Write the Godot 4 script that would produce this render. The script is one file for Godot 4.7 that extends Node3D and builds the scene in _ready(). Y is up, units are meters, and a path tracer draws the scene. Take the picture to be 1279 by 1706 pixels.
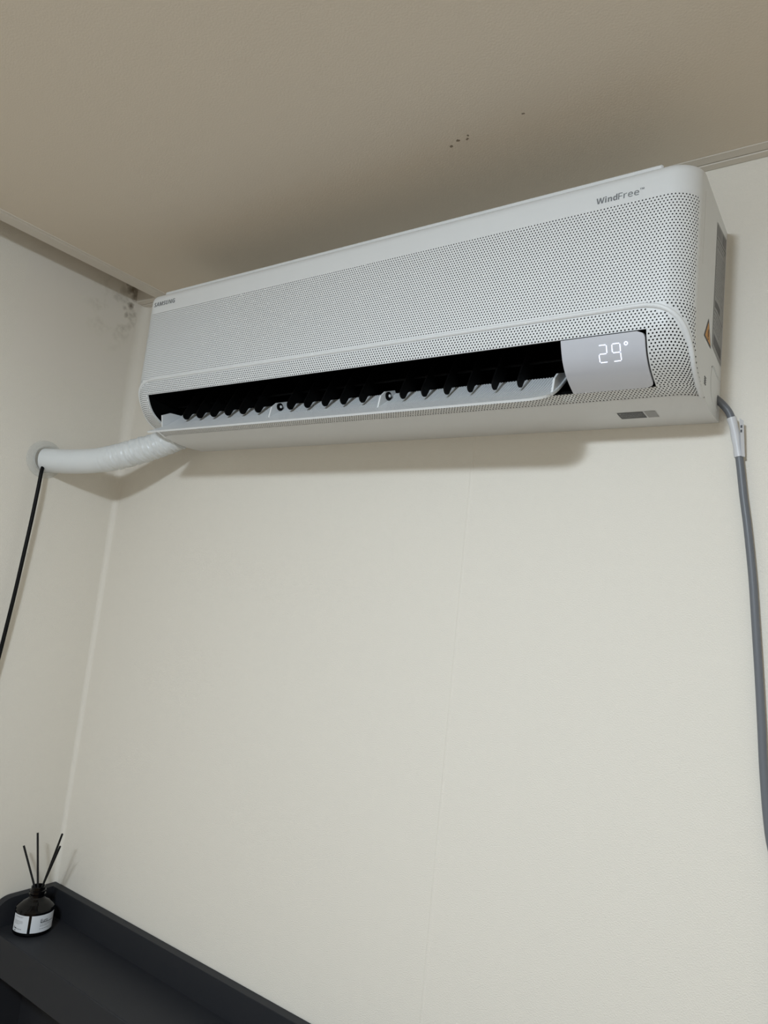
extends Node3D
# A wall-mounted air conditioner in the corner of a papered bedroom.
# Geometry is written in room coordinates whose height is measured from just below the ceiling; OY lifts it onto the floor.

const OY := 2.23
const CEIL := 0.071                       # underside of the ceiling
const XL := 0.285                         # the air conditioner's ends
const XR := 1.324
const RC := 0.035                         # radius of its upright front corners
const DEPTH := 0.195

var org := Vector3.ZERO                   # base of the thing being built
var M := {}
var prof_pts := PackedVector2Array()      # (z, y) along the casing
var prof_len := PackedFloat32Array()

# ------------------------------------------------------------------ helpers
func V(x: float, y: float, z: float) -> Vector3:
	return Vector3(x, y + OY, z)

func mb() -> SurfaceTool:
	var st := SurfaceTool.new()
	st.begin(Mesh.PRIMITIVE_TRIANGLES)
	return st

func vtx(st: SurfaceTool, p: Vector3, n: Vector3, uv := Vector2.ZERO) -> void:
	st.set_normal(n)
	st.set_uv(uv)
	st.add_vertex(p - org)

# corners run counter-clockwise seen from outside
func tri(st: SurfaceTool, a: Vector3, b: Vector3, c: Vector3) -> void:
	var n := (b - a).cross(c - a).normalized()
	vtx(st, a, n); vtx(st, c, n); vtx(st, b, n)

func quad(st: SurfaceTool, a: Vector3, b: Vector3, c: Vector3, d: Vector3) -> void:
	var n := (c - a).cross(d - b).normalized()
	vtx(st, a, n, Vector2(0, 1)); vtx(st, c, n, Vector2(1, 0)); vtx(st, b, n, Vector2(1, 1))
	vtx(st, a, n, Vector2(0, 1)); vtx(st, d, n, Vector2(0, 0)); vtx(st, c, n, Vector2(1, 0))

func quad_n(st: SurfaceTool, a: Vector3, b: Vector3, c: Vector3, d: Vector3, na: Vector3, nb: Vector3, nc: Vector3, nd: Vector3) -> void:
	vtx(st, a, na); vtx(st, c, nc); vtx(st, b, nb)
	vtx(st, a, na); vtx(st, d, nd); vtx(st, c, nc)

func box(st: SurfaceTool, lo: Vector3, hi: Vector3) -> void:
	var a := Vector3(lo.x, lo.y, hi.z); var b := Vector3(hi.x, lo.y, hi.z)
	var c := Vector3(hi.x, hi.y, hi.z); var d := Vector3(lo.x, hi.y, hi.z)
	var e := Vector3(lo.x, lo.y, lo.z); var f := Vector3(hi.x, lo.y, lo.z)
	var g := Vector3(hi.x, hi.y, lo.z); var h := Vector3(lo.x, hi.y, lo.z)
	quad(st, a, b, c, d); quad(st, f, e, h, g); quad(st, b, f, g, c)
	quad(st, e, a, d, h); quad(st, d, c, g, h); quad(st, e, f, b, a)

# a box whose twelve edges are chamfered by c
func bevel_box(st: SurfaceTool, lo: Vector3, hi: Vector3, c: float) -> void:
	var m := (lo + hi) / 2.0
	var h := (hi - lo) / 2.0
	var ax := [Vector3.RIGHT, Vector3.UP, Vector3.BACK]
	for i in 3:
		var u: Vector3 = ax[(i + 1) % 3]; var v: Vector3 = ax[(i + 2) % 3]
		for s in [-1.0, 1.0]:
			var n: Vector3 = ax[i] * s
			var o := m + n * h[i]
			var du := u * (h[(i + 1) % 3] - c); var dv := v * (h[(i + 2) % 3] - c)
			if s > 0: quad(st, o - du - dv, o + du - dv, o + du + dv, o - du + dv)
			else: quad(st, o - du + dv, o + du + dv, o + du - dv, o - du - dv)
	for i in 3:                            # edge strips
		var w: Vector3 = ax[i]; var u2: Vector3 = ax[(i + 1) % 3]; var v2: Vector3 = ax[(i + 2) % 3]
		for su in [-1.0, 1.0]:
			for sv in [-1.0, 1.0]:
				var A: Vector3 = m + u2 * su * h[(i + 1) % 3] + v2 * sv * (h[(i + 2) % 3] - c)
				var B: Vector3 = m + u2 * su * (h[(i + 1) % 3] - c) + v2 * sv * h[(i + 2) % 3]
				var L := w * (h[i] - c)
				quad_out(st, A, B, L, u2 * su + v2 * sv)
	for sx in [-1.0, 1.0]:
		for sy in [-1.0, 1.0]:
			for sz in [-1.0, 1.0]:
				var q := Vector3(sx, sy, sz)
				var p := m + q * h
				var a1 := p - Vector3(0, sy, sz) * c; var b1 := p - Vector3(sx, 0, sz) * c; var c1 := p - Vector3(sx, sy, 0) * c
				if (b1 - a1).cross(c1 - a1).dot(q) > 0: tri(st, a1, b1, c1)
				else: tri(st, a1, c1, b1)

func quad_out(st: SurfaceTool, A: Vector3, B: Vector3, L: Vector3, out: Vector3) -> void:
	if (B - A).cross(L).dot(out) > 0: quad(st, A - L, B - L, B + L, A + L)
	else: quad(st, A - L, A + L, B + L, B - L)

func ring_frame(pts: PackedVector3Array, i: int) -> Array:
	var t := (pts[mini(i + 1, pts.size() - 1)] - pts[maxi(i - 1, 0)]).normalized()
	var up := Vector3.UP if absf(t.y) < 0.9 else Vector3.RIGHT
	var u := t.cross(up).normalized()
	return [u, u.cross(t).normalized(), t]

func tube(st: SurfaceTool, pts: PackedVector3Array, radii, sides := 12, caps := true) -> void:
	var u := Vector3.ZERO
	var rings := []
	for i in pts.size():
		var t := (pts[mini(i + 1, pts.size() - 1)] - pts[maxi(i - 1, 0)]).normalized()
		if i == 0:
			u = t.cross(Vector3.UP if absf(t.y) < 0.9 else Vector3.RIGHT).normalized()
		u = (u - t * u.dot(t)).normalized()
		var v := t.cross(u)
		var r: float = radii if radii is float else radii[i]
		var ring := []
		for k in sides:
			var a := TAU * k / sides
			var n := u * cos(a) + v * sin(a)
			ring.append([pts[i] + n * r, n])
		rings.append([ring, pts[i], t])
	for i in pts.size() - 1:
		for k in sides:
			var a = rings[i][0][k]; var b = rings[i][0][(k + 1) % sides]
			var c = rings[i + 1][0][(k + 1) % sides]; var d = rings[i + 1][0][k]
			quad_n(st, a[0], b[0], c[0], d[0], a[1], b[1], c[1], d[1])
	if caps:
		for e in [0, pts.size() - 1]:
			for k in sides:
				var a: Vector3 = rings[e][0][k][0]; var b: Vector3 = rings[e][0][(k + 1) % sides][0]
				if e == 0: tri(st, rings[e][1], b, a)
				else: tri(st, rings[e][1], a, b)

# (radius, height) points turned round an upright axis
func lathe(st: SurfaceTool, at: Vector3, prof: Array, sides := 48, axis := Vector3.UP) -> void:
	var u := axis.cross(Vector3.RIGHT if absf(axis.x) < 0.9 else Vector3.FORWARD).normalized()
	var v := axis.cross(u)
	for i in prof.size() - 1:
		var p0: Vector2 = prof[i]; var p1: Vector2 = prof[i + 1]
		if p0.distance_to(p1) < 1e-7: continue
		var s := (p1 - p0).normalized()
		for k in sides:
			var a0 := TAU * k / sides; var a1 := TAU * (k + 1) / sides
			var d0 := u * cos(a0) + v * sin(a0); var d1 := u * cos(a1) + v * sin(a1)
			var n0 := d0 * s.y - axis * s.x; var n1 := d1 * s.y - axis * s.x
			quad_n(st, at + d0 * p0.x + axis * p0.y, at + d1 * p0.x + axis * p0.y, at + d1 * p1.x + axis * p1.y, at + d0 * p1.x + axis * p1.y, n0, n1, n1, n0)

func smooth_path(raw: Array, per := 8) -> PackedVector3Array:
	var out := PackedVector3Array()
	for i in raw.size() - 1:
		var a: Vector3 = raw[maxi(i - 1, 0)]; var b: Vector3 = raw[i]; var c: Vector3 = raw[i + 1]; var d: Vector3 = raw[mini(i + 2, raw.size() - 1)]
		for k in per:
			out.append(b.cubic_interpolate(c, a, d, float(k) / per))
	out.append(raw[-1])
	return out

func obj(called: String, st: SurfaceTool, mat: Material, parent: Node = self) -> MeshInstance3D:
	var o := MeshInstance3D.new()
	o.name = called
	o.mesh = st.commit()
	o.material_override = mat
	parent.add_child(o, true)
	return o

func thing(called: String, at: Vector3, label: String, category: String) -> Node3D:
	var o := Node3D.new()
	o.name = called
	add_child(o, true)
	o.position = at
	org = at
	o.set_meta("label", label)
	o.set_meta("category", category)
	return o

func structure(called: String, st: SurfaceTool, mat: Material) -> MeshInstance3D:
	var o := obj(called, st, mat)
	o.set_meta("kind", "structure")
	return o

func mat(color: Color, rough := 0.6, spec := 0.5) -> StandardMaterial3D:
	var m := StandardMaterial3D.new()
	m.albedo_color = color
	m.roughness = rough
	m.metallic_specular = spec
	return m

func noise_normal(freq: float, strength: float, seed_: int, size := 512) -> ImageTexture:
	var n := FastNoiseLite.new()
	n.seed = seed_
	n.noise_type = FastNoiseLite.TYPE_SIMPLEX_SMOOTH
	n.frequency = freq
	n.fractal_octaves = 3
	var im := n.get_seamless_image(size, size)
	im.convert(Image.FORMAT_RGBA8)
	im.bump_map_to_normal_map(strength)
	return ImageTexture.create_from_image(im)

func papered(color: Color, normal: ImageTexture, scale: float, depth: float) -> StandardMaterial3D:
	var m := mat(color, 0.62, 0.35)
	m.normal_enabled = true
	m.normal_texture = normal
	m.normal_scale = depth
	m.uv1_triplanar = true
	m.uv1_world_triplanar = true
	m.uv1_scale = Vector3.ONE * scale
	return m

# ------------------------------------------------------------------ the casing's surface
func make_profile() -> void:
	var raw := [Vector2(0.0, -0.035), Vector2(0.09, -0.035), Vector2(0.181, -0.035)]
	for k in range(1, 7):
		var a := PI / 2 * k / 6.0
		raw.append(Vector2(0.181 + 0.014 * sin(a), -0.049 + 0.014 * cos(a)))
	raw.append(Vector2(0.195, -0.12)); raw.append(Vector2(0.195, -0.18)); raw.append(Vector2(0.195, -0.225))
	var low := [Vector2(0.195, -0.225), Vector2(0.1945, -0.2385), Vector2(0.1895, -0.2545), Vector2(0.178, -0.2735), Vector2(0.158, -0.288), Vector2(0.121, -0.302), Vector2(0.084, -0.3085), Vector2(0.055, -0.3105), Vector2(0.0, -0.309)]
	for i in range(0, low.size() - 1):
		var a: Vector2 = low[maxi(i - 1, 0)] if i > 0 else Vector2(0.195, -0.21)
		var d: Vector2 = low[mini(i + 2, low.size() - 1)]
		for k in range(1, 9):
			raw.append(low[i].cubic_interpolate(low[i + 1], a, d, k / 8.0))
	var l := 0.0
	for i in raw.size():
		if i: l += raw[i].distance_to(raw[i - 1])
		prof_pts.append(raw[i]); prof_len.append(l)

func prof(t: float) -> Vector2:
	var i := prof_len.bsearch(t)
	i = clampi(i, 1, prof_len.size() - 1)
	return prof_pts[i - 1].lerp(prof_pts[i], (t - prof_len[i - 1]) / (prof_len[i] - prof_len[i - 1]))

func t_at_y(y: float) -> float:            # on the front
	for i in range(5, prof_pts.size()):
		if prof_pts[i].y <= y:
			return lerpf(prof_len[i - 1], prof_len[i], (prof_pts[i - 1].y - y) / (prof_pts[i - 1].y - prof_pts[i].y))
	return prof_len[-1]

func t_at_z(z: float) -> float:            # on the underside
	for i in range(prof_pts.size() - 1, 1, -1):
		if prof_pts[i - 1].x >= z:
			return lerpf(prof_len[i], prof_len[i - 1], (z - prof_pts[i].x) / (prof_pts[i - 1].x - prof_pts[i].x))
	return 0.0

func s_len() -> float: return XR - XL - 2 * RC + PI * RC
func s_at(x: float) -> float: return x - XL - RC + PI * RC / 2

func plan(s: float) -> Vector2:            # (x, how far the front is set back)
	var q := PI * RC / 2
	if s < q: return Vector2(XL + RC - RC * cos(s / RC), RC - RC * sin(s / RC))
	var w := s_len() - s
	if w < q: return Vector2(XR - RC + RC * cos(w / RC), RC - RC * sin(w / RC))
	return Vector2(XL + RC + s - q, 0)

func surf_raw(s: float, t: float) -> Vector3:
	var a := plan(s); var b := prof(t)
	return V(a.x, b.y, b.x * (1.0 - a.y / DEPTH))

func surf_n(s: float, t: float) -> Vector3:
	var e := 0.0012
	var s0 := clampf(s - e, 0, s_len()); var s1 := clampf(s + e, 0, s_len())
	var t0 := clampf(t - e, 0, prof_len[-1]); var t1 := clampf(t + e, 0, prof_len[-1])
	return (surf_raw(s, t0) - surf_raw(s, t1)).cross(surf_raw(s0, t) - surf_raw(s1, t)).normalized()

func surf(s: float, t: float, off := 0.0) -> Vector3:
	return surf_raw(s, t) + surf_n(s, t) * off

# a smooth patch of the casing
func skin(st: SurfaceTool, s0: float, s1: float, t0: float, t1: float, off := 0.0, ns := 0, nt := 0, flip := false) -> void:
	if s1 - s0 < 1e-5 or t1 - t0 < 1e-5: return
	var ss := []
	if ns > 0:
		for i in ns + 1: ss.append(lerpf(s0, s1, float(i) / ns))
	else:
		var q := PI * RC / 2
		ss.append(s0)
		for k in range(1, 13):
			var s := q * k / 12.0
			if s > s0 + 1e-5 and s < s1 - 1e-5: ss.append(s)
		for k in range(12, -1, -1):
			var s := s_len() - q * k / 12.0
			if s > s0 + 1e-5 and s < s1 - 1e-5: ss.append(s)
		ss.append(s1)
	if nt == 0: nt = maxi(2, int((t1 - t0) / 0.004))
	var grid := []
	for j in nt + 1:
		var t := lerpf(t0, t1, float(j) / nt)
		var row := []
		for s in ss:
			var n := surf_n(s, t)
			row.append([surf_raw(s, t) + n * off, -n if flip else n])
		grid.append(row)
	for j in nt:
		for i in ss.size() - 1:
			var a = grid[j + 1][i]; var b = grid[j + 1][i + 1]; var c = grid[j][i + 1]; var d = grid[j][i]
			if flip: quad_n(st, b[0], a[0], d[0], c[0], b[1], a[1], d[1], c[1])
			else: quad_n(st, a[0], b[0], c[0], d[0], a[1], b[1], c[1], d[1])

# rows of cells, each with a real hole through the shell
func perforated(st: SurfaceTool, s0: float, s1: float, t0: float, t1: float, pitch: float, hole: float, sunk: Callable, deep: float, allowed: Callable, phase := 0) -> void:
	var rows := maxi(1, roundi((t1 - t0) / (pitch * 0.866)))
	var h := (t1 - t0) / rows
	for j in rows:
		var ta := t0 + h * j; var tb := ta + h; var tm := (ta + tb) / 2
		var x := floorf(s0 / pitch) * pitch - (pitch / 2 if (j + phase) % 2 else 0.0)
		while x < s1 - 1e-6:
			var xa := maxf(x, s0); var xb := minf(x + pitch, s1); var xm := x + pitch / 2
			x += pitch
			if xb - xa < 1e-6: continue
			var n0 := surf_n(xa, tb); var n1 := surf_n(xb, tb); var n2 := surf_n(xb, ta); var n3 := surf_n(xa, ta)
			var c0: Vector3 = surf_raw(xa, tb) + n0 * sunk.call(xa, tb); var c1: Vector3 = surf_raw(xb, tb) + n1 * sunk.call(xb, tb); var c2: Vector3 = surf_raw(xb, ta) + n2 * sunk.call(xb, ta); var c3: Vector3 = surf_raw(xa, ta) + n3 * sunk.call(xa, ta)
			if xb - xa < pitch * 0.999 or not allowed.call(xm, tm):
				quad_n(st, c0, c1, c2, c3, n0, n1, n2, n3)
				continue
			var n := (n0 + n1 + n2 + n3).normalized()
			var mid := (c0 + c1 + c2 + c3) / 4
			var u := (c1 - c0 + c2 - c3).normalized()
			var v := n.cross(u)
			var ring := []
			for k in 8:
				var a := TAU * (k + 0.5) / 8
				ring.append(mid + (u * cos(a) + v * sin(a)) * hole)
			# 0..7 counter-clockwise from the right; corners: c1 low right (k 7), c2 up right (k 0,1), c3 up left, c0 low left
			var cor := [c2, c3, c0, c1]; var cn := [n2, n3, n0, n1]
			for q in 4:
				var k0 := q * 2                  # the two ring points facing this corner
				var r0: Vector3 = ring[k0]; var r1: Vector3 = ring[(k0 + 1) % 8]; var r2: Vector3 = ring[(k0 + 2) % 8]
				vtx(st, cor[q], cn[q]); vtx(st, r0, n); vtx(st, r1, n)
				vtx(st, cor[q], cn[q]); vtx(st, r1, n); vtx(st, r2, n)
				vtx(st, cor[q], cn[q]); vtx(st, r2, n); vtx(st, cor[(q + 1) % 4], cn[(q + 1) % 4])
			for k in 8:
				var a: Vector3 = ring[k]; var b: Vector3 = ring[(k + 1) % 8]
				var na := (mid - a).normalized(); var nb := (mid - b).normalized()
				quad_n(st, b, a, a - n * deep, b - n * deep, nb, na, na, nb)

func text(called: String, words: String, bold: bool, height: float, width: float, at: Vector3, m: Material, parent: Node, basis_ := Basis.IDENTITY) -> MeshInstance3D:
	var tm := TextMesh.new()
	var f := SystemFont.new()
	f.font_names = PackedStringArray(["Droid Sans"])
	f.font_weight = 700 if bold else 400
	tm.font = f
	tm.text = words
	tm.font_size = 64
	tm.pixel_size = 0.001
	tm.depth = 0.004
	tm.curve_step = 2.0
	tm.horizontal_alignment = HORIZONTAL_ALIGNMENT_LEFT
	tm.vertical_alignment = VERTICAL_ALIGNMENT_CENTER
	var bb := tm.get_aabb()
	var o := MeshInstance3D.new()
	o.name = called
	o.mesh = tm
	o.material_override = m
	var sx := width / bb.size.x; var sy := height / bb.size.y
	o.transform = Transform3D(basis_ * Basis.from_scale(Vector3(sx, sy, 0.08)), at - org - basis_ * Vector3(bb.position.x * sx, (bb.position.y + bb.size.y / 2) * sy, 0))
	parent.add_child(o, true)
	return o

# ------------------------------------------------------------------ materials
func make_materials() -> void:
	var paper := noise_normal(0.09, 6.0, 11)
	M.wall = papered(Color(0.908, 0.882, 0.836), paper, 9.0, 0.26)
	M.ceiling = papered(Color(0.895, 0.848, 0.782), paper, 6.0, 0.08)
	M.trim = mat(Color(0.885, 0.855, 0.81), 0.45)
	M.gap = mat(Color(0.10, 0.09, 0.08), 0.9)
	M.floor = mat(Color(0.56, 0.46, 0.36), 0.5)
	M.white = mat(Color(0.885, 0.89, 0.89), 0.42)
	M.white_gloss = mat(Color(0.80, 0.805, 0.83), 0.16)
	M.inner = mat(Color(0.36, 0.365, 0.375), 0.9)
	M.black = mat(Color(0.012, 0.013, 0.014), 0.75, 0.2)
	M.vane = mat(Color(0.010, 0.010, 0.011), 0.6, 0.25)
	M.print = mat(Color(0.47, 0.48, 0.49), 0.5)
	M.print_dark = mat(Color(0.12, 0.12, 0.13), 0.5)
	M.sticker = mat(Color(0.62, 0.62, 0.62), 0.5)
	M.plate = mat(Color(0.23, 0.235, 0.24), 0.4)
	M.orange = mat(Color(0.82, 0.58, 0.26), 0.5)
	M.cord_grey = mat(Color(0.42, 0.43, 0.45), 0.42)
	M.tape = mat(Color(0.82, 0.82, 0.83), 0.35)
	M.cord_black = mat(Color(0.02, 0.02, 0.022), 0.5, 0.3)
	M.wrap = mat(Color(0.885, 0.895, 0.895), 0.3)
	M.board = mat(Color(0.148, 0.152, 0.168), 0.55, 0.4)
	M.glass = mat(Color(0.012, 0.012, 0.018), 0.08, 0.4)
	M.reed = mat(Color(0.018, 0.017, 0.017), 0.8)
	M.paper_label = mat(Color(0.83, 0.84, 0.86), 0.6)
	M.mould = mat(Color(0.56, 0.51, 0.44), 0.9)
	var g := mat(Color(0.9, 0.92, 0.92), 0.1)
	g.transparency = BaseMaterial3D.TRANSPARENCY_ALPHA
	g.albedo_color.a = 0.24
	M.clear = g
	var e := mat(Color(0.95, 0.96, 1.0), 0.4)
	e.emission_enabled = true
	e.emission = Color(0.86, 0.90, 1.0)
	e.emission_energy_multiplier = 1.25
	M.led = e
	var d := mat(Color(1, 1, 1), 0.5)
	d.emission_enabled = true
	d.emission = Color(0.886, 0.946, 1.0)
	d.emission_energy_multiplier = 2.0
	M.diffuser = d

# left wall: papered, with grey-brown mould spots by the corner
func wall_stain_material() -> StandardMaterial3D:
	var n := 384                             # covers z 0.0..0.30, y -0.17..0.13
	var im := Image.create(n, n, false, Image.FORMAT_RGB8)
	var fine := FastNoiseLite.new(); fine.seed = 5; fine.frequency = 0.045; fine.fractal_octaves = 4
	var broad := FastNoiseLite.new(); broad.seed = 8; broad.frequency = 0.012; broad.fractal_octaves = 3
	var base := Color(0.908, 0.882, 0.836)
	var spots := [[0.043, 0.057, 0.008, 0.75], [0.050, 0.030, 0.007, 0.4], [0.045, 0.098, 0.016, 0.75], [0.036, 0.085, 0.012, 0.55], [0.058, 0.045, 0.006, 0.25], [0.066, 0.085, 0.012, 0.25], [0.085, 0.062, 0.010, 0.16], [0.040, 0.005, 0.008, 0.16], [0.030, 0.04, 0.006, 0.25]]
	for py in n:
		var y := 0.13 - 0.30 * (py + 0.5) / n
		for px in n:
			var z := 0.30 * (px + 0.5) / n
			var a := 0.0
			var f := fine.get_noise_2d(px, py); var b := broad.get_noise_2d(px, py)
			for s in spots:
				var d: float = Vector2(z - s[0], y - s[1]).length() / s[2] + f * 0.9
				a = maxf(a, s[3] * clampf(1.25 - d, 0, 1) * (0.75 + 0.5 * f))
			a = maxf(a, 0.22 * clampf((b + 0.05) * 2.0, 0, 1) * clampf(1.0 - Vector2((z - 0.03) / 0.16, (y - 0.05) / 0.14).length(), 0, 1) * (0.6 + f))
			im.set_pixel(px, py, base.lerp(Color(0.27, 0.22, 0.16), clampf(a, 0, 0.85)))
	var m: StandardMaterial3D = M.wall.duplicate()
	m.albedo_color = Color.WHITE
	m.uv1_triplanar = false
	m.uv1_world_triplanar = false
	m.normal_enabled = false
	m.uv1_scale = Vector3.ONE
	m.albedo_texture = ImageTexture.create_from_image(im)
	return m

func print_texture(w: int, h: int, base: Color, ink: Color, rows: Array, seed_: int) -> ImageTexture:
	# rows: [top, height, left, right, kind]; kind 0 bar, 1 words
	var im := Image.create(w, h, false, Image.FORMAT_RGB8)
	im.fill(base)
	var r := RandomNumberGenerator.new()
	r.seed = seed_
	for q in rows:
		if q[4] == 0:
			im.fill_rect(Rect2i(q[2], q[0], q[3] - q[2], q[1]), ink)
		else:
			var x: int = q[2]
			while x < q[3]:
				var l := r.randi_range(2, 6)
				im.fill_rect(Rect2i(x, q[0], mini(l, q[3] - x), q[1]), base.lerp(ink, r.randf_range(0.45, 0.9)))
				x += l + r.randi_range(1, 3)
	return ImageTexture.create_from_image(im)

# ------------------------------------------------------------------ the scene
func _ready() -> void:
	# camera
	var cam := Camera3D.new()
	cam.name = "camera"
	cam.fov = 71.598
	cam.near = 0.02
	cam.transform = Transform3D(Basis(Vector3(0.8192206, 0.1057451, -0.5636449), Vector3(-0.0111565, 0.9856054, 0.1686935), Vector3(0.57337, -0.1319088, 0.808608)), V(1.504975, -0.602293, 1.011289))
	add_child(cam)
	cam.current = true
	# environment
	var env := Environment.new()
	env.background_mode = Environment.BG_COLOR
	env.background_color = Color(0, 0, 0)
	env.tonemap_mode = Environment.TONE_MAPPER_LINEAR
	env.tonemap_exposure = 1.0
	env.sdfgi_enabled = true
	env.ssao_enabled = true
	env.ssil_enabled = true
	var we := WorldEnvironment.new()
	we.name = "world_environment"
	we.environment = env
	add_child(we)

	make_materials()
	make_profile()
	ceiling_lamp()
	room()
	headboard()
	air_conditioner()
	duct()
	cords()
	diffuser_bottle()

func ceiling_lamp() -> void:
	var at := V(1.22, CEIL, 1.5)
	var t := thing("ceiling_lamp", at, "round white flush ceiling lamp lighting the room, behind the camera", "lamp")
	var st := mb()
	lathe(st, at, [Vector2(0.0, -0.0005), Vector2(0.19, -0.0005), Vector2(0.19, -0.018), Vector2(0.172, -0.022), Vector2(0.0, -0.022)], 48)
	obj("base", st, M.trim, t)
	st = mb()
	lathe(st, at, [Vector2(0.170, -0.0225), Vector2(0.170, -0.045), Vector2(0.162, -0.066), Vector2(0.14, -0.082), Vector2(0.09, -0.092), Vector2(0.0, -0.095)], 48)
	obj("diffuser", st, M.diffuser, t)
	var om := OmniLight3D.new()
	om.name = "lamp_light"
	om.position = Vector3(0, -0.058, 0)
	om.light_color = Color(0.886, 0.946, 1.0)
	om.light_energy = 0.65
	om.light_size = 0.05
	om.omni_range = 12.0
	om.omni_attenuation = 2.0
	om.shadow_enabled = true
	t.add_child(om)
	var ar := AreaLight3D.new()
	ar.name = "lamp_panel_light"
	ar.position = Vector3(0, -0.097, 0)
	ar.rotation_degrees = Vector3(-90, 0, 0)
	ar.area_size = Vector2(0.28, 0.28)
	ar.light_color = Color(0.886, 0.946, 1.0)
	ar.light_energy = 2.45
	ar.area_range = 12.0
	ar.area_attenuation = 2.0
	ar.shadow_enabled = true
	t.add_child(ar)

func room() -> void:
	org = Vector3.ZERO
	var W := 2.6; var D := 3.0; var F := -OY; var T := 0.2
	var st := mb()
	box(st, V(-0.12, F - 0.1, -0.12), V(W + 0.12, F, D + 0.12))
	structure("floor", st, M.floor)
	# the wall behind the air conditioner, with the lapped joint of two lengths of paper
	st = mb()
	box(st, V(-0.12, F, -0.12), V(W + 0.12, T, 0))
	var wb := structure("wall_back", st, M.wall)
	st = mb()
	for sx in [0.953, 1.87]:
		var p := [V(sx - 0.0016, F, 0), V(sx - 0.0004, F, 0.0007), V(sx + 0.0022, F, 0.0007), V(sx + 0.004, F, 0)]
		for i in 3:
			quad(st, p[i], p[i + 1], p[i + 1] + Vector3(0, OY + CEIL, 0), p[i] + Vector3(0, OY + CEIL, 0))
	obj("paper_joint", st, M.wall, wb)
	# left wall, with a stained piece of paper up in the corner
	st = mb()
	var y0 := -0.17; var y1 := 0.13; var z1 := 0.30
	quad(st, V(0, F, D), V(0, F, 0), V(0, y0, 0), V(0, y0, D))
	quad(st, V(0, y0, D), V(0, y0, z1), V(0, T, z1), V(0, T, D))
	quad(st, V(0, y1, z1), V(0, y1, 0), V(0, T, 0), V(0, T, z1))
	box(st, V(-0.12, F, -0.12), V(-0.001, T, D + 0.12))
	var wl := structure("wall_left", st, M.wall)
	st = mb()
	var nx := Vector3.RIGHT
	vtx(st, V(0, y0, z1), nx, Vector2(1, 1)); vtx(st, V(0, y1, 0), nx, Vector2(0, 0)); vtx(st, V(0, y0, 0), nx, Vector2(0, 1))
	vtx(st, V(0, y0, z1), nx, Vector2(1, 1)); vtx(st, V(0, y1, z1), nx, Vector2(1, 0)); vtx(st, V(0, y1, 0), nx, Vector2(0, 0))
	var sp := obj("stained_paper", st, wall_stain_material(), wl)
	sp.set_meta("label", "wallpaper with grey brown mould spots near the ceiling")
	# paper bridging the corner in a hollow curve
	st = mb()
	var ys := [CEIL, 0.02, -0.05, -0.15, -0.28, -0.42, -0.7, -1.0, -1.288, -2.23]
	var rs := [0.016, 0.022, 0.026, 0.026, 0.022, 0.013, 0.011, 0.010, 0.009, 0.009]
	var grid := []
	for j in ys.size():
		var row := []
		for k in 9:
			var a := PI / 2 * k / 8.0
			row.append([V(rs[j] - rs[j] * cos(a), ys[j], rs[j] - rs[j] * sin(a)), Vector3(cos(a), 0, sin(a))])
		grid.append(row)
	for j in ys.size() - 1:
		for k in 8:
			var a = grid[j + 1][k]; var b = grid[j + 1][k + 1]; var c = grid[j][k + 1]; var d = grid[j][k]
			quad_n(st, a[0], b[0], c[0], d[0], a[1], b[1], c[1], d[1])
	obj("corner_paper", st, M.wall, wl)
	st = mb()
	box(st, V(W, F, -0.12), V(W + 0.12, T, D + 0.12))
	structure("wall_right", st, M.wall)
	st = mb()
	box(st, V(-0.12, F, D), V(W + 0.12, T, D + 0.12))
	structure("wall_front", st, M.wall)
	# ceiling: it stops short of the left wall and leaves a slot
	st = mb()
	box(st, V(0.0785, CEIL, 0.0318), V(W, T, D))
	box(st, V(-0.12, 0.135, -0.12), V(0.0785, T, D + 0.12))
	var ce := structure("ceiling", st, M.ceiling)
	st = mb()
	var r := RandomNumberGenerator.new()
	r.seed = 4
	for q in [[1.0, 0.215, 0.004], [1.014, 0.212, 0.003], [1.018, 0.218, 0.0025], [1.105, 0.225, 0.003], [0.985, 0.208, 0.0035]]:
		var c := V(q[0], CEIL - 0.0002, q[1])
		var pts := []
		for k in 9:
			var a := TAU * k / 9.0
			pts.append(c + Vector3(cos(a), 0, sin(a)) * q[2] * r.randf_range(0.35, 1.0))
		for k in 9: tri(st, c, pts[k], pts[(k + 1) % 9])
	obj("mould_spots", st, M.mould, ce)
	# edge strip along the slot, and the two-piece strip over the air conditioner
	st = mb()
	bevel_box(st, V(0.0765, CEIL - 0.0016, 0.0322), V(0.110, CEIL + 0.012, D - 0.002), 0.0006)
	bevel_box(st, V(0.1105, CEIL - 0.0009, 0.0322), V(0.120, CEIL + 0.002, D - 0.002), 0.0004)
	structure("trim_1", st, M.trim)
	st = mb()
	bevel_box(st, V(0.0005, CEIL - 0.0025, 0.0004), V(W - 0.001, 0.134, 0.0136), 0.0006)
	bevel_box(st, V(0.0005, CEIL - 0.001, 0.0148), V(W - 0.001, 0.134, 0.0314), 0.0006)
	structure("trim_2", st, M.trim)
	for b in [["baseboard_back", V(0.02, F, 0.0), V(W, F + 0.07, 0.012)], ["baseboard_left", V(0, F, 0.02), V(0.012, F + 0.07, D)]]:
		st = mb()
		bevel_box(st, b[1], b[2], 0.002)
		structure(b[0], st, M.trim)

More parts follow.
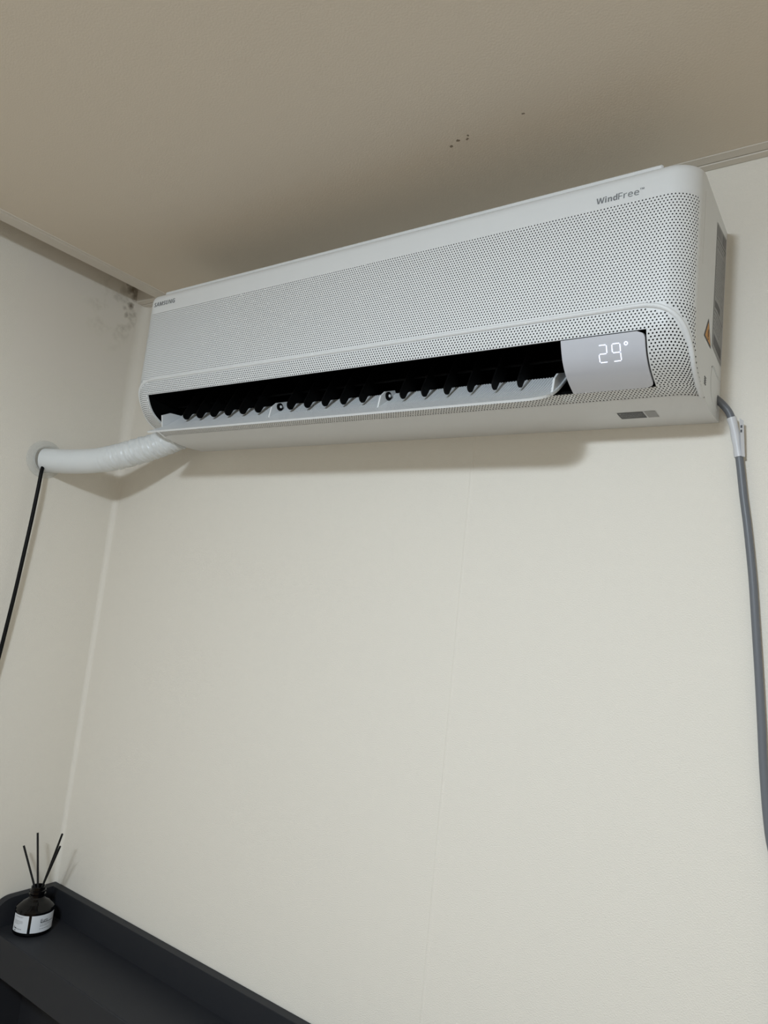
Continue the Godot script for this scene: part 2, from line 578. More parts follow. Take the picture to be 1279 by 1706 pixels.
# ------------------------------------------------------------------ headboard
func headboard() -> void:
	var X1 := 1.56; var F := -OY
	var at := V(0.78, F, 0.08)
	var t := thing("headboard", at, "dark charcoal headboard with a ledge, standing against the wall in the corner", "headboard")
	var st := mb()
	bevel_box(st, V(0.0215, F, 0.0015), V(X1 - 0.0185, -1.2862, 0.0185), 0.0004)
	var bp := obj("back_panel", st, M.board, t)
	st = mb()
	bevel_box(st, V(0.0205, -1.2862, 0.0012), V(X1 - 0.018, -1.2845, 0.0188), 0.0005)
	obj("edge_band", st, M.board, bp)
	for side in [0.0025, X1 - 0.018]:       # ends with a rounded upper front corner
		st = mb()
		var o := [Vector2(0.0015, F), Vector2(0.146, F), Vector2(0.146, -1.34)]
		for k in range(0, 11):
			var a := PI / 2 * k / 10.0
			o.append(Vector2(0.104 + 0.042 * cos(a), -1.327 + 0.042 * sin(a)))
		o.append(Vector2(0.0015, -1.285))
		extrude_x(st, o, side, side + 0.018)
		obj("end_panel", st, M.board, t)
	st = mb()
	bevel_box(st, V(0.021, -1.358, 0.019), V(X1 - 0.0185, -1.340, 0.1405), 0.0004)
	obj("ledge", st, M.board, t)
	st = mb()
	bevel_box(st, V(0.021, -1.411, 0.1407), V(X1 - 0.0185, -1.3398, 0.1435), 0.0008)
	obj("front_board", st, M.board, t)
	st = mb()
	bevel_box(st, V(0.021, F + 0.02, 0.020), V(X1 - 0.0185, -1.3585, 0.052), 0.0008)
	obj("recessed_panel", st, M.board, t)

func extrude_x(st: SurfaceTool, o: Array, x0: float, x1: float) -> void:   # o runs (z, y) counter-clockwise as seen from -x... turned as needed
	var area := 0.0
	for i in o.size(): area += o[i].cross(o[(i + 1) % o.size()])
	var mid := Vector2.ZERO
	for q in o: mid += q / o.size()
	for i in o.size():
		var a: Vector2 = o[i]; var b: Vector2 = o[(i + 1) % o.size()]
		var A0 := V(x0, a.y, a.x); var A1 := V(x1, a.y, a.x); var B0 := V(x0, b.y, b.x); var B1 := V(x1, b.y, b.x)
		if area > 0: quad(st, A1, A0, B0, B1)
		else: quad(st, A0, A1, B1, B0)
		var C0 := V(x0, mid.y, mid.x); var C1 := V(x1, mid.y, mid.x)
		if area > 0:
			tri(st, C1, B1, A1); tri(st, C0, A0, B0)
		else:
			tri(st, C1, A1, B1); tri(st, C0, B0, A0)

# ------------------------------------------------------------------ air conditioner
func air_conditioner() -> void:
	var at := V((XL + XR) / 2, -0.31, 0.0)
	var t := thing("air_conditioner", at, "white wall-mounted air conditioner with open louver and lit 29 degree display", "air conditioner")
	var L := s_len(); var TE := prof_len[-1]
	var t_perf := t_at_y(-0.0765); var t_lip := t_at_y(-0.2145)
	var t_low := t_lip; var t_open := t_at_y(-0.2445); var t_shut := t_at_z(0.1345); var t_pend := t_at_z(0.113)
	var s_open := s_at(0.333); var s_shut := s_at(1.2745); var q := PI * RC / 2

	# casing: top, underside, ends, back
	var st := mb()
	skin(st, 0, L, 0.0, t_perf)
	skin(st, 0, L, t_pend, TE, -0.0)
	for e in 2:
		var x := XL if e == 0 else XR
		var k := 1.0 - RC / DEPTH
		var mid := V(x, -0.17, 0.07)
		for i in prof_pts.size():
			var a := prof_pts[i]; var b := prof_pts[(i + 1) % prof_pts.size()]
			if e == 0: tri(st, mid, V(x, a.y, a.x * k), V(x, b.y, b.x * k))
			else: tri(st, mid, V(x, b.y, b.x * k), V(x, a.y, a.x * k))
	quad(st, V(XR, -0.309, 0.0005), V(XL, -0.309, 0.0005), V(XL, -0.035, 0.0005), V(XR, -0.035, 0.0005))
	obj("casing", st, M.white, t)
	st = mb()
	bevel_box(st, V(0.330, -0.0365, 0.004), V(1.281, -0.0282, 0.1845), 0.0022)
	obj("top_cover", st, M.white, t)

	# perforated front
	st = mb()
	var all := func(s: float, tt: float) -> bool:
		return s > 0.35 * q and s < L - 0.22 * q and tt > t_perf and tt < t_lip - 0.0015
	var level := func(_s: float, _t: float) -> float: return 0.0
	perforated(st, 0, L, t_perf, t_lip, 0.00425, 0.00098, level, 0.0022, all)
	obj("front_grille", st, M.white, t)
	# perforated surround of the outlet
	st = mb()
	# signed distance to the moulded lip, positive inside the surround
	var sl := 0.24 * q; var sr := L - 0.24 * q; var rr := 0.066
	var lipd := func(s: float, tt: float) -> float:
		var w := minf(s - sl, sr - s); var d := tt - t_lip
		if w < rr and d < rr: return rr - Vector2(rr - w, rr - d).length()
		return minf(w, d)
	var lipf := func(s: float, tt: float) -> bool:
		return s > 0.1 * q and s < L - 0.1 * q and absf(lipd.call(s, tt)) > 0.0047
	var sunk := func(s: float, tt: float) -> float: return -0.0016 if lipd.call(s, tt) > 0.0 and tt < t_pend - 0.0015 else 0.0
	perforated(st, 0, L, t_low, t_open, 0.0046, 0.00112, sunk, 0.002, lipf)
	perforated(st, 0, s_open, t_open, t_shut, 0.0046, 0.00112, sunk, 0.002, lipf)
	perforated(st, s_shut, L, t_open, t_shut, 0.0046, 0.00112, sunk, 0.002, lipf)
	perforated(st, 0, L, t_shut, t_pend, 0.0046, 0.00105, sunk, 0.002, lipf)
	# returns of the opening
	edge_wall(st, s_open, s_shut, t_open, true)
	edge_side(st, s_open, t_open, t_shut, true)
	edge_side(st, s_shut, t_open, t_shut, false)
	obj("outlet_surround", st, M.white, t)
	# moulded lip
	st = mb()
	var path := []
	var tt0 := t_pend
	path.append(Vector2(sl, tt0))
	path.append(Vector2(sl, t_lip + rr + 0.02))
	for k in 13:
		var a := PI / 2 * k / 12.0
		path.append(Vector2(sl + rr - rr * cos(a), t_lip + rr - rr * sin(a)))
	for k in range(1, 24): path.append(Vector2(lerpf(sl + rr, sr - rr, k / 24.0), t_lip))
	for k in 13:
		var a := PI / 2 * k / 12.0
		path.append(Vector2(sr - rr + rr * sin(a), t_lip + rr - rr * cos(a)))
	path.append(Vector2(sr, t_lip + rr + 0.02))
	path.append(Vector2(sr, tt0))
	var pp := PackedVector3Array()
	for i in path.size() - 1:
		var a: Vector2 = path[i]; var b: Vector2 = path[i + 1]
		var n := maxi(1, int(a.distance_to(b) / 0.006))
		for k in n: 
			var c := a.lerp(b, float(k) / n)
			pp.append(surf(c.x, c.y, -0.0018))
	pp.append(surf(path[-1].x, path[-1].y, -0.0018))
	tube(st, pp, 0.0033, 10)
	obj("outlet_lip", st, M.white, t)

	# dark works behind the perforations
	st = mb()
	skin(st, 0.02, L - 0.02, t_perf - 0.01, t_open - 0.004, -0.010)
	obj("filter_screen", st, M.inner, t)

	# outlet cavity
	st = mb()
	var po := prof(t_open); var ps := prof(t_shut)
	var cav := [Vector2(po.x - 0.006, po.y + 0.0035), Vector2(0.14, -0.200), Vector2(0.085, -0.182), Vector2(0.04, -0.200), Vector2(0.035, -0.235), Vector2(0.065, -0.270), Vector2(0.10, -0.287), Vector2(ps.x - 0.004, ps.y + 0.0075)]
	var xa := 0.3335; var xb := 1.2740
	for i in cav.size() - 1:
		quad(st, V(xa, cav[i].y, cav[i].x), V(xb, cav[i].y, cav[i].x), V(xb, cav[i + 1].y, cav[i + 1].x), V(xa, cav[i + 1].y, cav[i + 1].x))
	for x in [xa, xb]:
		for i in cav.size() - 1: tri(st, V(x, -0.25, 0.1), V(x, cav[i].y, cav[i].x), V(x, cav[i + 1].y, cav[i + 1].x))
		var ex := prof_edge(t_open, t_shut)
		for i in ex.size() - 1: tri(st, V(x, -0.25, 0.1), V(x, ex[i].y, ex[i].x), V(x, ex[i + 1].y, ex[i + 1].x))
	edge_wall(st, s_open, s_shut, t_shut, false)
	obj("air_outlet", st, M.black, t)
	# black upright vanes, joined by a rod
	for k in 19:
		if k == 6 or k == 12: continue           # the louver's arms stand there
		st = mb()
		var x := 0.403 + 0.03856 * k
		var o := [Vector2(0.066, -0.205), Vector2(0.056, -0.240), Vector2(0.090, -0.252), Vector2(0.124, -0.2645), Vector2(0.138, -0.2735)]
		for j in range(0, 9):
			var a := -PI * 0.80 + PI * 0.95 * j / 8.0
			o.append(Vector2(0.1480 + 0.0080 * cos(a), -0.2780 + 0.0078 * sin(a)))
		o.append(Vector2(0.146, -0.255)); o.append(Vector2(0.132, -0.228)); o.append(Vector2(0.105, -0.203))
		extrude_x(st, o, x - 0.0011, x + 0.0011)
		obj("vane", st, M.vane, t)
	st = mb()
	tube(st, PackedVector3Array([V(0.345, -0.2495, 0.124), V(1.16, -0.243, 0.124)]), 0.0020, 8)
	obj("link_rod", st, M.vane, t)

	louver(t)
	display(t, t_open, t_shut)
	lettering(t)

func prof_edge(t0: float, t1: float) -> Array:
	var o := []
	for k in 13: o.append(prof(lerpf(t0, t1, k / 12.0)))
	return o.map(func(q): return Vector2(q.x - 0.003, q.y + 0.003))

func edge_wall(st: SurfaceTool, s0: float, s1: float, t: float, top: bool) -> void:
	var a := surf(s0, t, -0.001); var b := surf(s1, t, -0.001); var a2 := surf(s0, t, -0.006); var b2 := surf(s1, t, -0.006)
	if top: quad(st, a2, b2, b, a)
	else: quad(st, a, b, b2, a2)

func edge_side(st: SurfaceTool, s: float, t0: float, t1: float, left: bool) -> void:
	for k in 12:
		var ta := lerpf(t0, t1, k / 12.0); var tb := lerpf(t0, t1, (k + 1) / 12.0)
		var a := surf(s, ta, -0.001); var b := surf(s, tb, -0.001); var a2 := surf(s, ta, -0.006); var b2 := surf(s, tb, -0.006)
		if left: quad(st, b, b2, a2, a)
		else: quad(st, a, a2, b2, b)

# point on the open louver: x along it, w 0 at the hinge edge and 1 at the free edge
func blade(x: float, w: float, lift := 0.0) -> Vector3:
	var a := Vector2(0.112, -0.2635); var b := Vector2(0.190, -0.3185)
	var d := (b - a)
	var n := Vector2(-d.y, d.x).normalized()        # up and outwards
	var p := a.lerp(b, w) + n * (lift - 0.0045 * sin(PI * clampf(w, 0, 1)))
	return V(x, p.y, p.x)

func blade_reach(x: float) -> float:               # the free edge rounds off at both ends
	var R := 0.03
	var e := minf(x - 0.345, 1.152 - x)
	var rr := R if x > 0.8 else 0.004
	if e >= rr: return 1.0
	return 1.0 - (rr - sqrt(maxf(0, rr * rr - (rr - e) * (rr - e)))) / 0.095

func louver(t: Node3D) -> void:
	var st := mb()
	var x0 := 0.345; var x1 := 1.152
	var n := 192
	var nw := 6
	for i in n:                                     # ribbed inside
		var xa := lerpf(x0, x1, float(i) / n); var xb := lerpf(x0, x1, (i + 1.0) / n)
		var xs := [xa, lerpf(xa, xb, 0.22), lerpf(xa, xb, 0.68), lerpf(xa, xb, 0.9), xb]
		var up := [-0.0013, 0.0011, 0.0011, -0.0013, -0.0013]
		for j in nw:
			var wa := float(j) / nw; var wb := (j + 1.0) / nw
			for k in 4:
				var r0 := blade_reach(xs[k]); var r1 := blade_reach(xs[k + 1])
				quad(st, blade(xs[k], wb * (r0 - 0.012), up[k]), blade(xs[k + 1], wb * (r1 - 0.012), up[k + 1]), blade(xs[k + 1], wa * (r1 - 0.012), up[k + 1]), blade(xs[k], wa * (r0 - 0.012), up[k]))
	var lo := -0.0022
	for i in 240:                                   # outside, and the rim
		var xa := lerpf(x0, x1, i / 240.0); var xb := lerpf(x0, x1, (i + 1.0) / 240)
		var ra := blade_reach(xa); var rb := blade_reach(xb)
		for j in nw:
			var wa := float(j) / nw; var wb := (j + 1.0) / nw
			quad(st, blade(xa, wa * ra, lo), blade(xb, wa * rb, lo), blade(xb, wb * rb, lo), blade(xa, wb * ra, lo))
		quad(st, blade(xa, ra, lo), blade(xb, rb, lo), blade(xb, rb, 0.0012), blade(xa, ra, 0.0012))
		quad(st, blade(xa, ra, 0.0012), blade(xb, rb, 0.0012), blade(xb, rb - 0.020, 0.0012), blade(xa, ra - 0.020, 0.0012))
		quad(st, blade(xb, 0, lo), blade(xa, 0, lo), blade(xa, 0, 0), blade(xb, 0, 0))
	for x in [x0, x1]:
		for j in nw:
			var wa := float(j) / nw * blade_reach(x); var wb := (j + 1.0) / nw * blade_reach(x)
			quad(st, blade(x, wa, lo), blade(x, wb, lo), blade(x, wb, 0.0007), blade(x, wa, 0.0007))
	var lv := obj("louver", st, M.white, t)
	# arms that carry the louver
	for x in [0.347, 0.634, 0.866, 1.148]:
		st = mb()
		var base := 0.0
		var a := blade(x, 0.62); var b := blade(x, 0.02); 
		var h := 0.021 if x < 0.4 else 0.015
		var p0 := Vector2(a.z, a.y - OY); var p1 := Vector2(b.z, b.y - OY)
		var up := Vector2(p1.y - p0.y, p0.x - p1.x).normalized()
		if up.y < 0: up = -up
		var o := [p0 - up * 0.001, p1 - up * 0.001, p1 + up * h * 0.45, p0.lerp(p1, 0.55) + up * h, p0.lerp(p1, 0.30) + up * h * 0.9]
		if x < 0.4: o = [p0 - up * 0.001, p1 - up * 0.001, p0.lerp(p1, 0.55) + up * h * 0.8, p0.lerp(p1, 0.2) + up * h]
		extrude_x(st, o, x - 0.0014, x + 0.0014)
		var arm := obj("arm", st, M.white, lv)
		if x > 0.4 and x < 1.0:
			st = mb()
			var c := V(x + 0.0014, (p0.lerp(p1, 0.5) + up * h * 0.7).y, (p0.lerp(p1, 0.5)).x)
			lathe(st, c, [Vector2(0.0066, 0.0), Vector2(0.0066, 0.003), Vector2(0.0048, 0.0036), Vector2(0.0, 0.0036)], 20, Vector3.RIGHT)
			obj("pivot", st, M.vane, arm)
			st = mb()
			lathe(st, c + Vector3(0.0036, 0, 0), [Vector2(0.0026, 0.0), Vector2(0.0022, 0.0016), Vector2(0.0, 0.0019)], 14, Vector3.RIGHT)
			obj("pin", st, M.white, arm)

# a patch of the casing's surface with rounded right-hand corners, as a shallow solid
func display(t: Node3D, t0: float, t1: float) -> void:
	var s0 := s_at(1.1695); var s1 := s_at(1.2728)
	var ta := t0 + 0.0014; var tb := t1 - 0.0006
	var st := mb()
	var R := 0.009
	var n := 28
	var rows := []
	for j in n + 1:
		# rows crowd together at the rounded corners
		var f := float(j) / n
		var tt := lerpf(ta, tb, f)
		var e := minf(tt - ta, tb - tt)
		var se := s1
		if e < R: se = s1 - (R - sqrt(maxf(0, R * R - (R - e) * (R - e))))
		var row := []
		for i in 9:
			var s := lerpf(s0, se, i / 8.0)
			row.append([surf(s, tt, 0.0002), surf_n(s, tt), surf(s, tt, -0.005)])
		rows.append(row)
	for j in n:
		for i in 8:
			var a = rows[j + 1][i]; var b = rows[j + 1][i + 1]; var c = rows[j][i + 1]; var d = rows[j][i]
			quad_n(st, a[0], b[0], c[0], d[0], a[1], b[1], c[1], d[1])
		quad(st, rows[j + 1][8][0], rows[j + 1][8][2], rows[j][8][2], rows[j][8][0])
		quad(st, rows[j][0][0], rows[j][0][2], rows[j + 1][0][2], rows[j + 1][0][0])
	for i in 8:
		quad(st, rows[0][i][0], rows[0][i + 1][0], rows[0][i + 1][2], rows[0][i][2])
		quad(st, rows[n][i + 1][0], rows[n][i][0], rows[n][i][2], rows[n][i + 1][2])
	var d := obj("display_panel", st, M.white_gloss, t)
	d.set_meta("label", "glossy white display panel showing 29 degrees")
	# figures of light: 7-segment strokes lying on the panel
	var ty0 := t_at_y(-0.2565); var h := 0.0215; var w := 0.0098
	for fig in [[1.2170, [0, 1, 6, 4, 3]], [1.2335, [0, 5, 1, 6, 2, 3]]]:
		st = mb()
		for g in fig[1]:
			var x: float = fig[0]
			var a := Vector2.ZERO; var b := Vector2.ZERO
			match g:
				0: a = Vector2(0, 0); b = Vector2(w, 0)
				1: a = Vector2(w, 0); b = Vector2(w, h / 2)
				2: a = Vector2(w, h / 2); b = Vector2(w, h)
				3: a = Vector2(0, h); b = Vector2(w, h)
				4: a = Vector2(0, h / 2); b = Vector2(0, h)
				5: a = Vector2(0, 0); b = Vector2(0, h / 2)
				6: a = Vector2(0, h / 2); b = Vector2(w, h / 2)
			stroke(st, a, b, x, ty0)
		obj("display_figure", st, M.led, d)
	st = mb()
	for k in 14:
		var a := TAU * k / 14; var b := TAU * (k + 1) / 14
		var c := Vector2(1.2505, 0.0012)
		var pa := Vector2(cos(a), sin(a)); var pb := Vector2(cos(b), sin(b))
		var f := func(v: Vector2) -> Vector3: return surf(s_at(v.x), ty0 + v.y, 0.0006)
		quad(st, f.call(c + pa * 0.0014), f.call(c + pa * 0.0024), f.call(c + pb * 0.0024), f.call(c + pb * 0.0014))
	obj("display_degree_sign", st, M.led, d)

func stroke(st: SurfaceTool, a: Vector2, b: Vector2, x: float, ty: float) -> void:
	var d := (b - a).normalized()
	a += d * 0.0009; b -= d * 0.0009
	var n := Vector2(-d.y, d.x) * 0.00048
	var f := func(v: Vector2, o: float) -> Vector3: return surf(s_at(x + v.x), ty + v.y, o)
	var q := [a - n, b - n, b + n, a + n]
	var top := q.map(func(v): return f.call(v, 0.0006)); var bot := q.map(func(v): return f.call(v, 0.0001))
	quad(st, top[3], top[2], top[1], top[0])
	for i in 4: quad(st, top[i], top[(i + 1) % 4], bot[(i + 1) % 4], bot[i])

func lettering(t: Node3D) -> void:
	# lettering on the front
	text("maker_lettering", "SAMSUNG", true, 0.0088, 0.062, V(0.316, -0.0585, 0.1952), M.print, t)
	text("feature_lettering", "Wind", true, 0.0085, 0.0265, V(1.204, -0.0655, 0.1952), M.print, t)
	text("feature_lettering", "Free", false, 0.0085, 0.0255, V(1.2315, -0.0655, 0.1952), M.print, t)
	text("feature_lettering", "TM", true, 0.0022, 0.005, V(1.2580, -0.0625, 0.1952), M.print, t)
	# dark plate and pale sticker on the underside
	var f := func(x: float, z: float, o: float) -> Vector3: return surf(s_at(x), t_at_z(z), o)
	for q in [[1.2095, 1.2435, 0.0765, 0.0515, "rating_sticker", M.plate], [1.2455, 1.2595, 0.0765, 0.0515, "pale_sticker", M.sticker]]:
		var st := mb()
		var nz := 6
		for k in nz:
			var f0 := float(k) / nz; var f1 := (k + 1.0) / nz
			var za := lerpf(q[2], q[3], f0); var zb := lerpf(q[2], q[3], f1)
			var nn := surf_n(s_at(q[0]), t_at_z((za + zb) / 2))
			var P := [[f.call(q[0], zb, 0.0004), Vector2(0, f1)], [f.call(q[1], zb, 0.0004), Vector2(1, f1)], [f.call(q[1], za, 0.0004), Vector2(1, f0)], [f.call(q[0], za, 0.0004), Vector2(0, f0)]]
			for c in [0, 2, 1, 0, 3, 2]: vtx(st, P[c][0], nn, P[c][1])
		var o := obj(q[4], st, q[5], t)
		if q[4] == "rating_sticker":
			var m := mat(Color.WHITE, 0.45)
			m.albedo_texture = print_texture(96, 64, Color(0.23, 0.235, 0.24), Color(0.62, 0.62, 0.62), [[8, 5, 5, 14, 0], [10, 3, 18, 88, 1], [20, 3, 6, 90, 1], [29, 3, 6, 84, 1], [38, 3, 6, 90, 1], [47, 3, 6, 70, 1]], 3)
			o.material_override = m
	# right-hand end: long specification sticker, warning triangle, slits, knock-out
	var X := XR + 0.0004
	var st := mb()
	quad(st, V(X, -0.226, 0.070), V(X, -0.232, 0.006), V(X, -0.048, 0.006), V(X, -0.055, 0.070))
	var sm := mat(Color.WHITE, 0.5)
	var rows := [[4, 22, 4, 92, 1], [30, 3, 2, 94, 0], [37, 4, 10, 86, 1], [45, 4, 10, 70, 1]]
	for k in 16: rows.append([58 + k * 6, 2, 6, 90 - (k * 7) % 26, 1])
	rows.append([160, 14, 8, 60, 0]); rows.append([180, 2, 6, 90, 0])
	for k in 5: rows.append([188 + k * 7, 3, 6, 84 - k * 5, 1])
	rows.append([228, 20, 10, 86, 0])
	sm.albedo_texture = print_texture(96, 256, Color(0.60, 0.60, 0.60), Color(0.30, 0.30, 0.31), rows, 9)
	obj("specification_sticker", st, sm, t)
	st = mb()
	var A := V(X, -0.200, 0.097); var B := V(X, -0.231, 0.120); var C := V(X, -0.233, 0.077)
	tri(st, A, B, C)
	var wt := obj("warning_triangle", st, M.print_dark, t)
	wt.set_meta("label", "orange warning triangle with a dark rim")
	st = mb()
	var mid := (A + B + C) / 3 + Vector3(0.0003, 0, 0)
	tri(st, mid + (A - mid) * 0.78, mid + (B - mid) * 0.78, mid + (C - mid) * 0.78)
	obj("orange_field", st, M.orange, wt)
	st = mb()
	box(st, mid + Vector3(0.0002, -0.004, -0.001), mid + Vector3(0.0005, 0.006, 0.001))
	box(st, mid + Vector3(0.0002, -0.0075, -0.001), mid + Vector3(0.0005, -0.0055, 0.001))
	obj("exclamation_mark", st, M.print_dark, wt)
	for k in 4:
		st = mb()
		box(st, V(XR - 0.001, -0.2795 - 0.0028 * k, 0.097), V(XR + 0.0006, -0.2783 - 0.0028 * k, 0.106))
		obj("slit", st, M.plate, t)
	# knock-out for pipes: a proud curved seam
	st = mb()
	var kp := smooth_path([V(XR, -0.2545, 0.006), V(XR, -0.2515, 0.040), V(XR, -0.2500, 0.056), V(XR, -0.2530, 0.063), V(XR, -0.270, 0.067), V(XR, -0.288, 0.060), V(XR, -0.2955, 0.040), V(XR, -0.298, 0.020)], 5)
	tube(st, kp, 0.0011, 6)
	obj("knock_out_seam", st, M.white, t)
	st = mb()
	tube(st, smooth_path([V(XR, -0.2535, 0.006), V(XR, -0.2505, 0.040), V(XR, -0.2490, 0.056), V(XR, -0.2525, 0.0642)], 5), 0.0008, 6)
	obj("knock_out_gap", st, M.plate, t)
	st = mb()                                    # upright panel joint near the front edge
	tube(st, PackedVector3Array([V(XR - 0.0006, -0.055, 0.146), V(XR - 0.0006, -0.150, 0.147)]), 0.0012, 6)
	obj("panel_joint", st, M.white, t)

# ------------------------------------------------------------------ duct, cords
func duct() -> void:
	var at := V(0.0, -0.362, 0.19)
	var t := thing("drain_pipe_bundle", at, "thick pipe bundle wrapped in white tape from wall hole to air conditioner", "pipe")
	var raw := [V(0.004, -0.364, 0.190), V(0.075, -0.361, 0.157), V(0.137, -0.350, 0.127), V(0.205, -0.325, 0.093), V(0.262, -0.2985, 0.065), V(0.297, -0.2795, 0.051)]
	var path := smooth_path(raw, 40)
	var n := FastNoiseLite.new(); n.seed = 21; n.frequency = 1.0
	var st := mb()
	# sides x rings with wrinkles where the tape is wound
	var sides := 30
	var rings := []
	for i in path.size():
		var tg := (path[mini(i + 1, path.size() - 1)] - path[maxi(i - 1, 0)]).normalized()
		var u := tg.cross(Vector3.UP).normalized(); var v := u.cross(tg).normalized()
		var ring := []
		var f := clampf((path[i].x - 0.115) / 0.04, 0, 1)
		for k in sides:
			var a := TAU * k / sides
			var turn := i * 0.62 + a * 2.0
			var r := 0.0265 - 0.002 * clampf((path[i].x - 0.2) / 0.1, 0, 1)
			r += f * (0.0014 * absf(sin(turn * 0.5 + 2.0 * n.get_noise_3d(i * 0.1, cos(a), sin(a)))) + 0.0030 * n.get_noise_3d(i * 0.42, cos(a) * 1.3, sin(a) * 1.3))
			r += (1 - f) * 0.0005 * n.get_noise_3d(i * 0.08, cos(a) * 1.2, sin(a) * 1.2)
			var rim := path[i] + (u * cos(a) + v * sin(a)) * r
			rim.x = minf(rim.x, XL - 0.0006)         # cut off flush with the casing
			ring.append(rim)
		rings.append(ring)
	for i in path.size() - 1:
		for k in sides:
			var kk := (k + 1) % sides
			for q in [rings[i][k], rings[i + 1][k], rings[i][kk], rings[i][kk], rings[i + 1][k], rings[i + 1][kk]]:
				st.set_smooth_group(1)
				st.add_vertex(q - org)
	for k in sides:
		for q in [V(XL - 0.0006, -0.285, 0.056), rings[-1][(k + 1) % sides], rings[-1][k]]:
			st.set_smooth_group(2)
			st.add_vertex(q - org)
	st.generate_normals()
	obj("wrapped_pipe", st, M.wrap, t)
	st = mb()
	lathe(st, V(0.0005, -0.362, 0.190), [Vector2(0.0415, 0.0), Vector2(0.0415, 0.0015), Vector2(0.040, 0.0035), Vector2(0.034, 0.0055), Vector2(0.0325, 0.012), Vector2(0.0300, 0.0135), Vector2(0.0270, 0.010), Vector2(0.0270, 0.001)], 48, Vector3.RIGHT)
	var fl := obj("flange", st, M.clear, t)
	fl.set_meta("label", "clear plastic flange round the wall hole")

func cords() -> void:
	# grey cord out of the right end, down the wall
	var at := V(1.345, -0.31, 0.012)
	var t := thing("power_cord", at, "grey cord hanging down the wall from the air conditioner's right end", "cord")
	var p := smooth_path([V(1.318, -0.276, 0.016), V(1.329, -0.287, 0.016), V(1.339, -0.301, 0.015), V(1.3445, -0.319, 0.013), V(1.349, -0.342, 0.0105), V(1.3530, -0.367, 0.009), V(1.3585, -0.410, 0.008), V(1.3650, -0.454, 0.008), V(1.3725, -0.515, 0.0075), V(1.378, -0.574, 0.0075), V(1.3835, -0.635, 0.0075), V(1.388, -0.690, 0.0075), V(1.393, -0.755, 0.0075), V(1.4005, -0.820, 0.0075), V(1.415, -0.90, 0.0075), V(1.42, -1.10, 0.0075), V(1.42, -1.28, 0.0085)], 8)
	var st := mb()
	tube(st, p, 0.0049, 14)
	obj("cord", st, M.cord_grey, t)
	st = mb()
	var tp := PackedVector3Array(); var tr := PackedFloat32Array()
	for q in p:
		var y := q.y - OY
		if y < -0.306 and y > -0.362:
			tp.append(q)
			tr.append(0.0057 + 0.0004 * sin(y * 260.0))
	tube(st, tp, tr, 14)
	var tape := obj("tape_tag", st, M.tape, t)
	tape.set_meta("label", "white tape tag wound round the cord")
	st = mb()                                     # free end of the tag
	var a := V(1.3515, -0.309, 0.0165); var b := V(1.3562, -0.312, 0.0145); var c := V(1.3590, -0.360, 0.0105); var d := V(1.3555, -0.360, 0.0150)
	for o in [0.0, 0.0005]:
		var z := Vector3(0, 0, o)
		if o == 0.0: quad(st, b + z, a + z, d + z, c + z)
		else: quad(st, d + z, c + z, b + z, a + z)
	obj("tag_end", st, M.tape, tape)
	for k in 2:
		st = mb()
		box(st, V(1.3532, -0.322 - 0.006 * k, 0.0152), V(1.3552, -0.3185 - 0.006 * k, 0.0165))
		obj("tag_mark", st, M.print_dark, tape)
	# black cord out of the wall hole
	at = V(0.02, -0.40, 0.2)
	t = thing("black_cord", at, "thin black cord hanging from the wall hole beside the pipe bundle", "cord")
	st = mb()
	tube(st, smooth_path([V(0.012, -0.372, 0.196), V(0.022, -0.392, 0.2045), V(0.024, -0.43, 0.2065), V(0.023, -0.50, 0.2085), V(0.022, -0.569, 0.2115), V(0.020, -0.65, 0.2150), V(0.018, -0.72, 0.2190), V(0.016, -0.784, 0.2230), V(0.013, -0.90, 0.232), V(0.010, -1.10, 0.252), V(0.008, -1.40, 0.275), V(0.008, -1.8, 0.285), V(0.008, -2.15, 0.285)], 10), 0.0040, 12)
	obj("cord", st, M.cord_black, t)

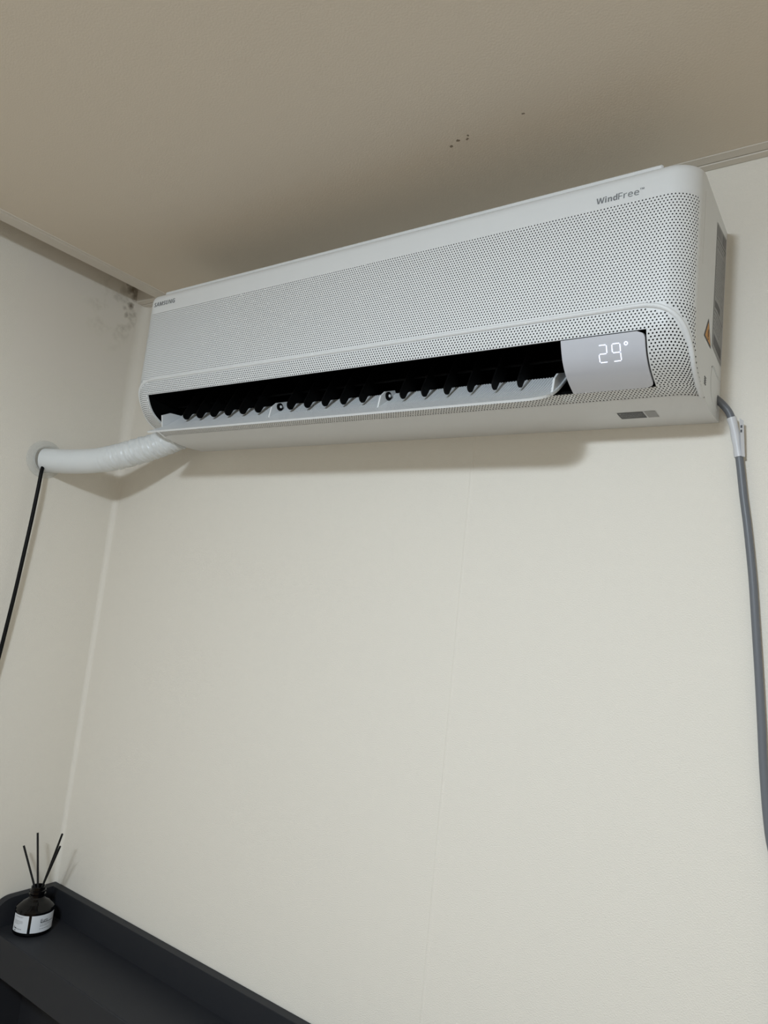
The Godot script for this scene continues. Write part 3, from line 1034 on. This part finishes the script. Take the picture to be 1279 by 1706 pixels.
# ------------------------------------------------------------------ reed diffuser
func diffuser_bottle() -> void:
	var c := Vector2(0.07, 0.085)
	var at := V(c.x, -1.3398, c.y)
	var t := thing("reed_diffuser", at, "squat black glass reed diffuser with white labels on the headboard ledge", "diffuser")
	var st := mb()
	var R := 0.0378
	lathe(st, at, [Vector2(0, 0.0), Vector2(R - 0.004, 0.0), Vector2(R - 0.001, 0.0012), Vector2(R, 0.004), Vector2(R, 0.0455), Vector2(R - 0.0015, 0.0488), Vector2(R - 0.005, 0.0515), Vector2(0.026, 0.0565), Vector2(0.019, 0.0605), Vector2(0.0150, 0.0640), Vector2(0.0142, 0.0665)], 56)
	obj("bottle", st, M.glass, t)
	st = mb()
	lathe(st, at, [Vector2(0.0142, 0.0665), Vector2(0.0142, 0.069), Vector2(0.0165, 0.0698), Vector2(0.0165, 0.0718), Vector2(0.0142, 0.0726), Vector2(0.0142, 0.0755), Vector2(0.0160, 0.0762), Vector2(0.0160, 0.0790), Vector2(0.0138, 0.0800), Vector2(0.0138, 0.0860), Vector2(0.0128, 0.0866), Vector2(0.0110, 0.0862), Vector2(0.0108, 0.0700)], 40)
	obj("neck", st, M.glass, t)
	# two paper labels round the body; the camera looks along 33 degrees from +x towards +z
	var view := atan2(0.9263, 1.435)
	var lab := [["side_label", view + 0.22, view + 1.22, 0], ["front_label", view - 1.30, view + 0.08, 1]]
	for l in lab:
		st = mb()
		var n := 24
		for i in n:
			var f0 := float(i) / n; var f1 := (i + 1.0) / n
			var a0 := lerpf(l[2], l[1], f0); var a1 := lerpf(l[2], l[1], f1)
			var d0 := Vector3(cos(a0), 0, sin(a0)); var d1 := Vector3(cos(a1), 0, sin(a1))
			var lo := 0.0085; var hi := 0.0415
			var q := R + 0.0003
			var P := [[at + d0 * q + Vector3(0, lo, 0), d0, Vector2(f0, 1)], [at + d1 * q + Vector3(0, lo, 0), d1, Vector2(f1, 1)], [at + d1 * q + Vector3(0, hi, 0), d1, Vector2(f1, 0)], [at + d0 * q + Vector3(0, hi, 0), d0, Vector2(f0, 0)]]
			for k in [0, 2, 1, 0, 3, 2]: vtx(st, P[k][0], P[k][1], P[k][2])
		var m := mat(Color.WHITE, 0.6)
		if l[3] == 1:
			m.albedo_texture = print_texture(160, 100, Color(0.83, 0.84, 0.86), Color(0.16, 0.16, 0.18), [[43, 3, 54, 150, 0], [52, 2, 54, 122, 1], [58, 2, 54, 130, 1], [64, 2, 54, 104, 1], [78, 3, 54, 116, 1]], 6)
		else:
			m.albedo_texture = print_texture(120, 100, Color(0.83, 0.84, 0.86), Color(0.16, 0.16, 0.18), [[8, 2, 16, 84, 1], [13, 2, 16, 80, 1], [34, 2, 16, 84, 1], [40, 2, 16, 86, 1], [46, 2, 16, 82, 1], [52, 2, 16, 60, 1], [72, 12, 16, 22, 0], [76, 7, 26, 40, 0], [79, 4, 44, 80, 1], [90, 5, 24, 36, 0]], 7)
		var o := obj(l[0], st, m, t)
		if l[3] == 1:
			# the name, letter by letter round the glass
			var word := "Euro"
			for i in word.length():
				var a: float = l[2] + (l[1] - l[2]) * (0.37 + [0.0, 0.08, 0.165, 0.215][i])
				var d := Vector3(cos(a), 0, sin(a))
				var b := Basis(Vector3(sin(a), 0, -cos(a)), Vector3.UP, d)
				text("label_letter", word[i], false, 0.0062 if i == 0 else 0.0045, 0.0035 if i != 2 else 0.0024, at + d * (R + 0.0004) + Vector3(0, 0.0308 if i == 0 else 0.0300, 0) - b.x * 0.0015, M.print_dark, o, b)
	# reeds
	for r in [[V(0.0655, -1.2535, 0.0920), V(0.0340, -1.1780, 0.111)], [V(0.0700, -1.2535, 0.0870), V(0.0490, -1.1515, 0.0935)], [V(0.0735, -1.2535, 0.0780), V(0.1190, -1.138, 0.0820)], [V(0.0770, -1.2535, 0.0810), V(0.130, -1.158, 0.0900)]]:
		var dir: Vector3 = (r[1] - r[0]) / (r[1].y - r[0].y)
		r[0] -= dir * 0.080
		st = mb()
		tube(st, PackedVector3Array([r[0], r[1]]), 0.0021, 10)
		obj("reed", st, M.reed, t)
